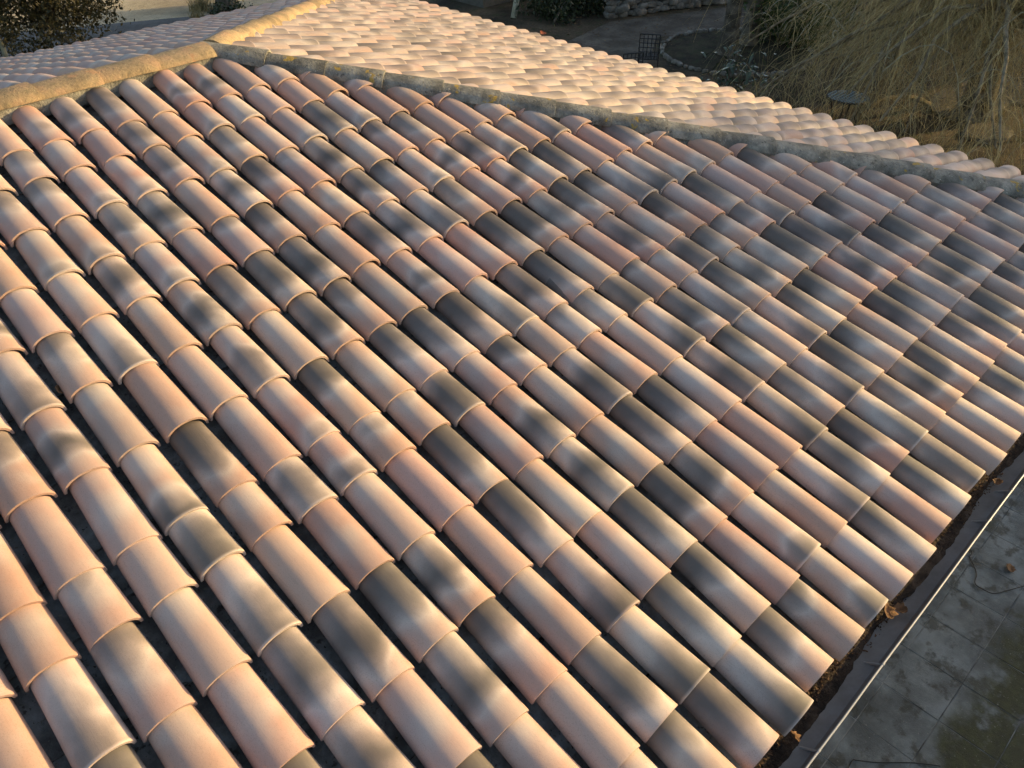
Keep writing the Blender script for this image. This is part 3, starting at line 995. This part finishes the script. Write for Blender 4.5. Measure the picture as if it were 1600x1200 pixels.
# outbuilding whose foot shows at the top edge
ob = empty('outbuilding', (15.9, 11.8, 0), 'dark rendered outbuilding with narrow windows and a white post at top centre', 'building')
MB().box((0.1, .9, 1.3), (4.4, 1.6, 2.6), 0).obj('wall', M_GREYWALL, ob)
MB().box((0.1, .9, 2.7), (4.8, 2.0, 0.2), 0).obj('roof', M_STONE, ob)
for x in (-1.75, -1.3, -.8):
    w = MB().box((x, .08, 1.35), (.34, .07, 1.7)).obj('window', M_GREYWALL, ob)
    MB().box((x, .04, 1.35), (.27, .03, 1.6)).obj('pane', M_GLASS, w)
MB().box((.25, -.25, 1.3), (.24, .24, 2.6)).obj('post', M_WHITE, ob)
MB().box((-.05, -.12, .3), (.5, .24, .6)).obj('plinth', M_WHITE, ob)

# ivy bank
f, cl = clump_sampler((15.4, 9.9, .35), (1.9, 1.25, .5), 90, .16, 31)
V, F = leaf_cloud(5200, f, .055)
iv = empty('ivy_bank', (15.4, 9.9, 0), 'low bank of dark ivy left of the cobbled path', 'ivy')
L = Vector((15.4, 9.9, 0))
link('leaves', mesh('leaves', [Vector(v) - L for v in V], F, M_IVY), iv, kind='stuff')
link('stems', MB().tube([(-1.5, -.6, .1), (-.4, 0, .35), (.6, .4, .3), (1.4, .8, .1)], .03, 6).tube([(-.8, .6, .1), (0, .1, .4), (.9, -.5, .15)], .03, 6).obj('x', M_BARK).data, iv) if False else MB().tube([(-1.5, -.6, .1), (-.4, 0, .35), (.6, .4, .3), (1.4, .8, .1)], .03, 6).obj('stems', M_BARK, iv, True)

# fallen leaves all over the garden floor
V, F = [], []
for i in range(9000):
    x, y = random.uniform(9, 23), random.uniform(-4.5, 11)
    r = random.uniform(.012, .035)
    e = Matrix.Rotation(random.uniform(0, 6.3), 3, 'Z') @ Matrix.Rotation(random.gauss(0, .35), 3, 'X')
    n = len(V)
    V += [Vector((x, y, .022)) + e @ Vector(q) for q in ((-r, 0, 0), (0, -r * .55, 0), (r, 0, .003), (0, r * .55, 0))]
    F.append((n, n + 1, n + 2, n + 3))
M_FALLEN = leafmat('fallen_leaf', (0.06, 0.035, 0.018), (0.22, 0.15, 0.08), .85, .05, .2)
link('fallen_leaves', mesh('fallen_leaves', V, F, M_FALLEN), kind='stuff', label='brown fallen leaves strewn over the shaded garden floor', category='leaf litter')

# irregular stones
def stone_mesh(name, sx, sy, sz, seed, mat=None):
    bm = bmesh.new()
    bmesh.ops.create_icosphere(bm, subdivisions=2, radius=1)
    r = random.Random(seed)
    for v in bm.verts:
        k = 1 + r.uniform(-.16, .16)
        p = v.co * k
        p = Vector([math.copysign(abs(q) ** .7, q) for q in p])
        v.co = Vector((p.x * sx, p.y * sy, p.z * sz))
    m = bpy.data.meshes.new(name)
    bm.to_mesh(m)
    bm.free()
    m.materials.append(mat or M_STONE)
    return m
SM = [stone_mesh('stone', .15, .12, .085, i) for i in range(6)]
wl = empty('stone_wall', (15.6, 8.75, 0), 'low dry stone wall along the far side of the cobbled path', 'wall')
A, B = Vector((15.5, 8.75, 0)), Vector((21.5, 6.6, 0))
for row in range(4):
    t = 0.0
    while t < 1:
        p = A.lerp(B, t)
        o = link('stone', random.choice(SM), wl)
        o.location = p + Vector((random.gauss(0, .03), random.gauss(0, .03), .08 + row * .145)) - Vector((15.6, 8.75, 0))
        o.rotation_euler = (random.gauss(0, .15), random.gauss(0, .15), math.atan2(B.y - A.y, B.x - A.x) + random.gauss(0, .2))
        s = random.uniform(.8, 1.35)
        o.scale = (s * random.uniform(.9, 1.4), s, s)
        t += .042 * s
# round planting bed with a ring of small stones
bed = link('planting_bed', None)
cx, cy, br = 15.31, 4.66, 1.80
n = 40
V = [(cx, cy, .09)] + [(cx + br * (1.25 if False else 1) * math.cos(2 * math.pi * i / n), cy + br * .95 * math.sin(2 * math.pi * i / n), .012) for i in range(n)]
COL.objects.unlink(bed)
bpy.data.objects.remove(bed)
M_BED = noisy('bed_soil', [(0.15, (0.022, 0.018, 0.012)), (0.5, (0.045, 0.038, 0.022)), (0.85, (0.07, 0.062, 0.035))], 2.5, .95, .9, 24, bdist=.04, spots=[(7, .54, .64, (.03, .042, .016), .8), (20, .62, .68, (.13, .085, .05), .7)])
bed = link('planting_bed', mesh('planting_bed', V, [(0, 1 + i, 1 + (i + 1) % n) for i in range(n)], M_BED, True), kind='structure')
CSM = [stone_mesh('border_stone', .085, .055, .05, 40 + i) for i in range(5)]
for i in range(58):
    a = 2 * math.pi * i / 58
    o = link('border_stone', random.choice(CSM), bed)
    o.location = (cx + (br + .03) * math.cos(a) + random.gauss(0, .02), cy + (br + .03) * .95 * math.sin(a) + random.gauss(0, .02), .035)
    o.rotation_euler = (random.gauss(0, .1), random.gauss(0, .1), a + math.pi / 2 + random.gauss(0, .2))
    s = random.uniform(.8, 1.25)
    o.scale = (s, s, s)
# large tree rising out of the bed
t1 = empty('tree', (14.97, 4.71, 0), 'tall grey brown trunk rising from the round bed', 'tree')
MB().tube([(0, 0, 0), (.0, 0, .15), (.02, .02, .6), (.06, .04, 1.6), (.1, .1, 3.2), (.1, .2, 5.2), (.2, .3, 7.2)], [.34, .26, .185, .165, .15, .12, .05], 16).obj('trunk', M_BARK, t1, True)
lim = MB()
for i in range(9):
    a = i * 2.4
    z = 3.0 + i * .42
    d = Vector((math.cos(a), math.sin(a), 0))
    lim.tube([(.1, .1, z), Vector((.1, .1, z + .5)) + d * .8, Vector((.1, .1, z + 1.2)) + d * 1.5, Vector((.1, .1, z + 1.7)) + d * 2.4], [.06, .045, .03, .008], 7)
lim.obj('limbs', M_BARK, t1, True)
t2 = empty('tree', (15.9, 4.75, 0), 'dark thinner trunk just right of the tall grey brown trunk', 'tree')
MB().tube([(0, 0, 0), (.02, .0, .5), (.05, .03, 2.0), (.1, .1, 4.0), (.1, .1, 6.0)], [.24, .20, .18, .14, .05], 12).obj('trunk', M_GREYWALL if False else M_BARK, t2, True)

# glossy plant in front of the trunk
gp = empty('glossy_plant', (12.38, 2.88, 0), 'leafy plant with long glossy leaves below the tall trunk', 'plant')
V, F = [], []
for i in range(120):
    a = random.uniform(0, 6.28)
    b = Vector((random.gauss(0, .28), random.gauss(0, .28), random.uniform(.25, 1.0)))
    d = Vector((math.cos(a), math.sin(a), random.uniform(-.5, .6))).normalized()
    s = d.cross(UPV).normalized() * random.uniform(.022, .034)
    Ln = random.uniform(.16, .30)
    k = len(V)
    for j in range(5):
        f = j / 4
        c = b + d * Ln * f - UPV * .12 * f * f
        w = math.sin(math.pi * (0.12 + .86 * f))
        V += [c - s * w, c + s * w]
    for j in range(4):
        F.append((k + 2 * j, k + 2 * j + 1, k + 2 * j + 3, k + 2 * j + 2))
link('leaves', mesh('leaves', V, F, M_GLOSS, True), gp, kind='stuff')
st = MB()
for i in range(14):
    st.tube([(random.gauss(0, .06), random.gauss(0, .06), 0), (random.gauss(0, .15), random.gauss(0, .15), .5), (random.gauss(0, .3), random.gauss(0, .3), 1.0)], [.014, .011, .006], 6)
st.obj('stems', M_BARK, gp, True)

# wrought iron chairs
def chair(loc, rz, label):
    e = empty('garden_chair', loc, label, 'chair', 'wrought iron chairs on the garden path')
    e.rotation_euler = (0, 0, rz)
    for x, y in ((-.21, -.2), (.21, -.2)):
        MB().tube([(x, y, 0), (x, y, .45)], .011, 7).obj('leg', M_IRON, e, True)
    for x in (-.21, .21):
        MB().tube([(x, .24, 0), (x, .22, .45), (x, .29, .98)], .011, 7).obj('leg', M_IRON, e, True)
    m = MB()
    m.tube([(-.21, -.2, .45), (.21, -.2, .45), (.21, .22, .45), (-.21, .22, .45), (-.21, -.2, .45)], .011, 6)
    for i in range(1, 7):
        m.tube([(-.21 + .42 * i / 7, -.2, .452), (-.21 + .42 * i / 7, .22, .452)], .008, 5)
        m.tube([(-.21, -.2 + .42 * i / 7, .455), (.21, -.2 + .42 * i / 7, .455)], .008, 5)
    m.obj('seat', M_IRON, e, True)
    m = MB()
    for i in range(6):
        z = .52 + .46 * i / 5
        y = .23 + .06 * (z - .45) / .53
        m.tube([(-.21, y, z), (.21, y, z)], .010 if i < 5 else .014, 6)
    for i in range(1, 5):
        x = -.21 + .42 * i / 5
        m.tube([(x, .232, .50), (x, .29, .98)], .009, 5)
    m.obj('backrest', M_IRON, e, True)
    m = MB()
    for x in (-.23, .23):
        m.tube([(x, .25, .68), (x, -.05, .70), (x, -.2, .66), (x * .92, -.2, .45)], .010, 6)
    m.obj('armrests', M_IRON, e, True)
chair((12.35, 5.04, 0), R(125), 'black iron chair with a gridded back in front of the stone ring')
chair((11.0, 4.55, 0), R(150), 'black iron chair half hidden behind the sunlit eave tiles')

# round table under the willow; sky reflection is painted into its blue top
tb = empty('garden_table', (12.3, 0.45, 0), 'wire garden table with sky reflection painted into its blue top under the willow', 'table')
m = MB()
n = 28
ring = [(.36 * math.cos(2 * math.pi * i / n), .36 * math.sin(2 * math.pi * i / n)) for i in range(n)]
m.add([(x, y, .70) for x, y in ring] + [(x, y, .715) for x, y in ring], [tuple(range(n))[::-1], tuple(range(n, 2 * n))] + [(i, (i + 1) % n, n + (i + 1) % n, n + i) for i in range(n)])
m.obj('table_top', M_BLUE, tb)
m = MB()
m.tube([(x * 1.02, y * 1.02, .71) for x, y in ring] + [(ring[0][0] * 1.02, ring[0][1] * 1.02, .71)], .014, 6)
for i in range(-5, 6):
    q = i * .068
    w = math.sqrt(max(0, .36 ** 2 - q * q))
    m.tube([(q, -w, .720), (q, w, .720)], .005, 5)
    m.tube([(-w, q, .721), (w, q, .721)], .005, 5)
m.obj('wire_grid', M_IRON, tb, True)
for a in (0.6, 2.17, 3.74, 5.31):
    MB().tube([(.32 * math.cos(a), .32 * math.sin(a), 0), (.20 * math.cos(a), .20 * math.sin(a), .35), (.30 * math.cos(a), .30 * math.sin(a), .69)], .013, 6).obj('leg', M_IRON, tb, True)

# flat grey rocks under the willow
rk = [(15.6, -.6, 1.1, .7), (17.0, -.9, 1.0, .8), (14.3, -1.5, .55, .4)]
RL = ['largest flat grey rock under the willow', 'broad flat grey rock behind the largest one under the willow', 'small flat grey rock close to the eave tiles']
for (x, y, a, b), lb in zip(rk, RL):
    o = link('rock', stone_mesh('rock', a, b, .05, int(x * 10), M_PATH), label=lb, category='rock', group='grey rocks under the willow')
    o.location = (x, y, .02)
    o.rotation_euler = (0, 0, random.uniform(0, 3))

# the weeping willow
wc = Vector((14.95, -0.95, 0))
wil = empty('weeping_willow', wc, 'bare weeping willow with tan hanging twigs at upper right', 'tree')
MB().tube([(0, 0, 0), (.02, 0, .3), (.1, .05, 1.2), (.05, .1, 2.2), (0, 0, 3.0)], [.42, .30, .26, .22, .12], 14).obj('trunk', M_BARK, wil, True)
lm = MB()
sV, sF = [], []
def strand(p, d, length, w, droop=1.0):
    k = len(sV)
    n = 7
    side = Vector((random.gauss(0, 1), random.gauss(0, 1), 0)).normalized()
    q = p.copy()
    v = d.normalized()
    pts = []
    for j in range(n + 1):
        pts.append(q.copy())
        v = (v * (1 - .33 * droop) + Vector((random.gauss(0, .16), random.gauss(0, .16), -.36 * droop))).normalized()
        q = q + v * (length / n)
        if q.z < .03:
            q.z = .03 + random.uniform(0, .05)
    for j, c in enumerate(pts):
        ww = w * (1 - .65 * j / n)
        sV.append(c - side * ww)
        sV.append(c + side * ww)
    for j in range(n):
        a = k + 2 * j
        sF.append((a, a + 1, a + 3, a + 2))
rw = random.Random(3)
for i in range(120):
    a = rw.uniform(0, 2 * math.pi)
    reach = rw.uniform(1.4, 4.9)
    zt = rw.uniform(1.0, 4.0)
    d = Vector((math.cos(a), math.sin(a), 0))
    p0 = Vector((0, 0, rw.uniform(1.6, 2.9)))
    kink = Vector((-d.y, d.x, 0)) * rw.uniform(-.6, .6)
    pts = []
    for j in range(8):
        f = j / 7
        z = p0.z + (zt - p0.z) * min(1, f * 1.5) + .5 * math.sin(math.pi * f) - 1.0 * max(0, f - .65) ** 1.5 * 3
        pts.append(p0 * (1 - f) * Vector((1, 1, 0)).length * 0 + d * reach * f + kink * math.sin(f * 3) + Vector((0, 0, max(.3, z))) + Vector((rw.gauss(0, .05), rw.gauss(0, .05), rw.gauss(0, .04))))
    lm.tube(pts, [.055 * (1 - j / 8) + .010 for j in range(8)], 6)
    for s in range(150):
        f = rw.uniform(.25, 1.0) ** .8 * 7
        j = min(6, int(f))
        q = pts[j].lerp(pts[j + 1], f - j)
        dd = (d * rw.uniform(-.1, 1.0) + Vector((rw.gauss(0, .8), rw.gauss(0, .8), rw.uniform(-.1, .9))))
        strand(q, dd, rw.uniform(.4, 2.1), rw.uniform(.0025, .006), rw.uniform(.3, 1.05))
ar = MB()
for i in range(220):
    a = rw.uniform(0, 2 * math.pi)
    rr = rw.uniform(1.2, 4.3)
    q = Vector((math.cos(a) * rr, math.sin(a) * rr, rw.uniform(.5, 2.6)))
    d = Vector((rw.gauss(0, 1), rw.gauss(0, 1), 0)).normalized()
    Ln = rw.uniform(.35, 1.3)
    hh = rw.uniform(.15, .5) * Ln
    pts = [q + d * Ln * t + Vector((rw.gauss(0, .02), rw.gauss(0, .02), hh * 4 * t * (1 - t) - .9 * Ln * max(0, t - .6) ** 1.3)) for t in (0, .16, .33, .5, .66, .83, 1)]
    r0 = rw.uniform(.004, .009)
    ar.tube(pts, [r0 * (1 - .1 * j) for j in range(7)], 5)
ar.obj('twigs', M_BARK_PALE, wil, True, kind='stuff')  # pale colour stands in for sun on the arching twigs
lm.obj('limbs', M_TWIG, wil, True)
link('crown', mesh('crown', sV, sF, M_WILLOW), wil)
fb = empty('fallen_branch', (13.4, .1, 0), 'arched fallen branch lying in front of the grey rocks', 'branch')
MB().tube([(-1.0, .3, .05), (-.55, .25, .35), (-.1, .15, .48), (.5, 0, .42), (1.1, -.1, .25), (1.5, -.2, .06)], [.02, .035, .045, .045, .05, .055], 8).tube([(-.1, .15, .48), (-.2, .5, .7), (-.1, .8, 1.1)], [.02, .014, .006], 6).obj('bough', M_TWIG, fb, True)

# green shrub behind the willow's left side
shrub('green_shrub', (17.2, 4.3, 0), 'leafy green shrub behind the left side of the willow', 'shrub', M_GREEN, (17.3, 4.2, .9), (1.5, 1.3, 1.0), 70, .18, 6500, .06, 41, .05)

# ------------------------------------------------------------------ unseen trees added beyond the garden to keep it and the patio in shade
def big_tree(name, x, y, h, r, label, seed):
    e = empty(name, (x, y, 0), label, 'tree', 'unseen evergreen trees added to shade the garden')
    f, cl = clump_sampler((0, 0, h * .52), (r, r, h * .5), 130, .30, seed)
    V, F = leaf_cloud(5200, f, .20, .6)
    link('crown', mesh('crown', V, F, M_IVY), e)
    t = MB().tube([(0, 0, 0), (.03, 0, h * .4), (0, .05, h * .9)], [.28, .2, .05], 10)
    for c in cl[:18]:
        c = Vector(c)
        t.tube([(0, 0, c.z * .7), c * .6 + Vector((0, 0, c.z * .35)), c], [.06, .04, .012], 5)
    t.obj('trunk', M_BARK, e, True)
names = ['first', 'second', 'third', 'fourth', 'fifth', 'sixth', 'seventh', 'eighth', 'ninth', 'tenth']
for i in range(10):
    y = 3.1 - i * 2.9
    big_tree('shading_evergreen', 33 + (i % 2) * 1.2, y, (8.6 if i < 4 else 3.0 if i < 6 else 8.3) + .4 * math.sin(i * 2.2), 2.1, names[i] + ' evergreen in the unseen row added to shade the garden, counted from the sandy court', 60 + i)

# a tall thinly leaved unseen tree, added on the sunny side; it thins the light on the right of the roof
bt = empty('added_shade_tree', (24.5, -12.8, 0), 'tall thinly leaved unseen tree added to thin the sun on the roof', 'tree')
MB().tube([(0, 0, 0), (.05, 0, 1.5), (.0, .1, 3.6), (.1, .0, 5.8), (.0, .1, 7.8)], [.34, .27, .22, .14, .03], 12).obj('trunk', M_BARK, bt, True)
tw = MB()
rb = random.Random(9)
def bough(p, d, L, r, depth):
    mid = p + d * L * .5 + Vector((rb.gauss(0, .08), rb.gauss(0, .08), .06)) * L
    end = p + d * L + Vector((0, 0, .12 * L))
    tw.tube([p, mid, end], [r, r * .75, r * .4], 5, False)
    if depth == 0:
        return
    for i in range(5 if depth > 1 else 6):
        f = rb.uniform(.3, 1.0)
        q = p.lerp(end, f)
        dd = (d + Vector((rb.gauss(0, .7), rb.gauss(0, .7), rb.gauss(.15, .5)))).normalized()
        bough(q, dd, L * rb.uniform(.45, .65), max(.006, r * .45), depth - 1)
for i in range(15):
    a = i * 2.4
    z = 3.0 + i * .28
    bough(Vector((0, 0, z)), Vector((math.cos(a), math.sin(a), rb.uniform(.1, .6))).normalized(), 2.3 - .07 * i, .075, 3)
tw.obj('limbs', M_BARK, bt, True)
f, cl = clump_sampler((0, -.6, 5.9), (2.6, 2.9, 2.8), 170, .26, 77)
V, F = leaf_cloud(14000, f, .085, .5)
link('crown', mesh('crown', V, F, M_BUSH), bt)
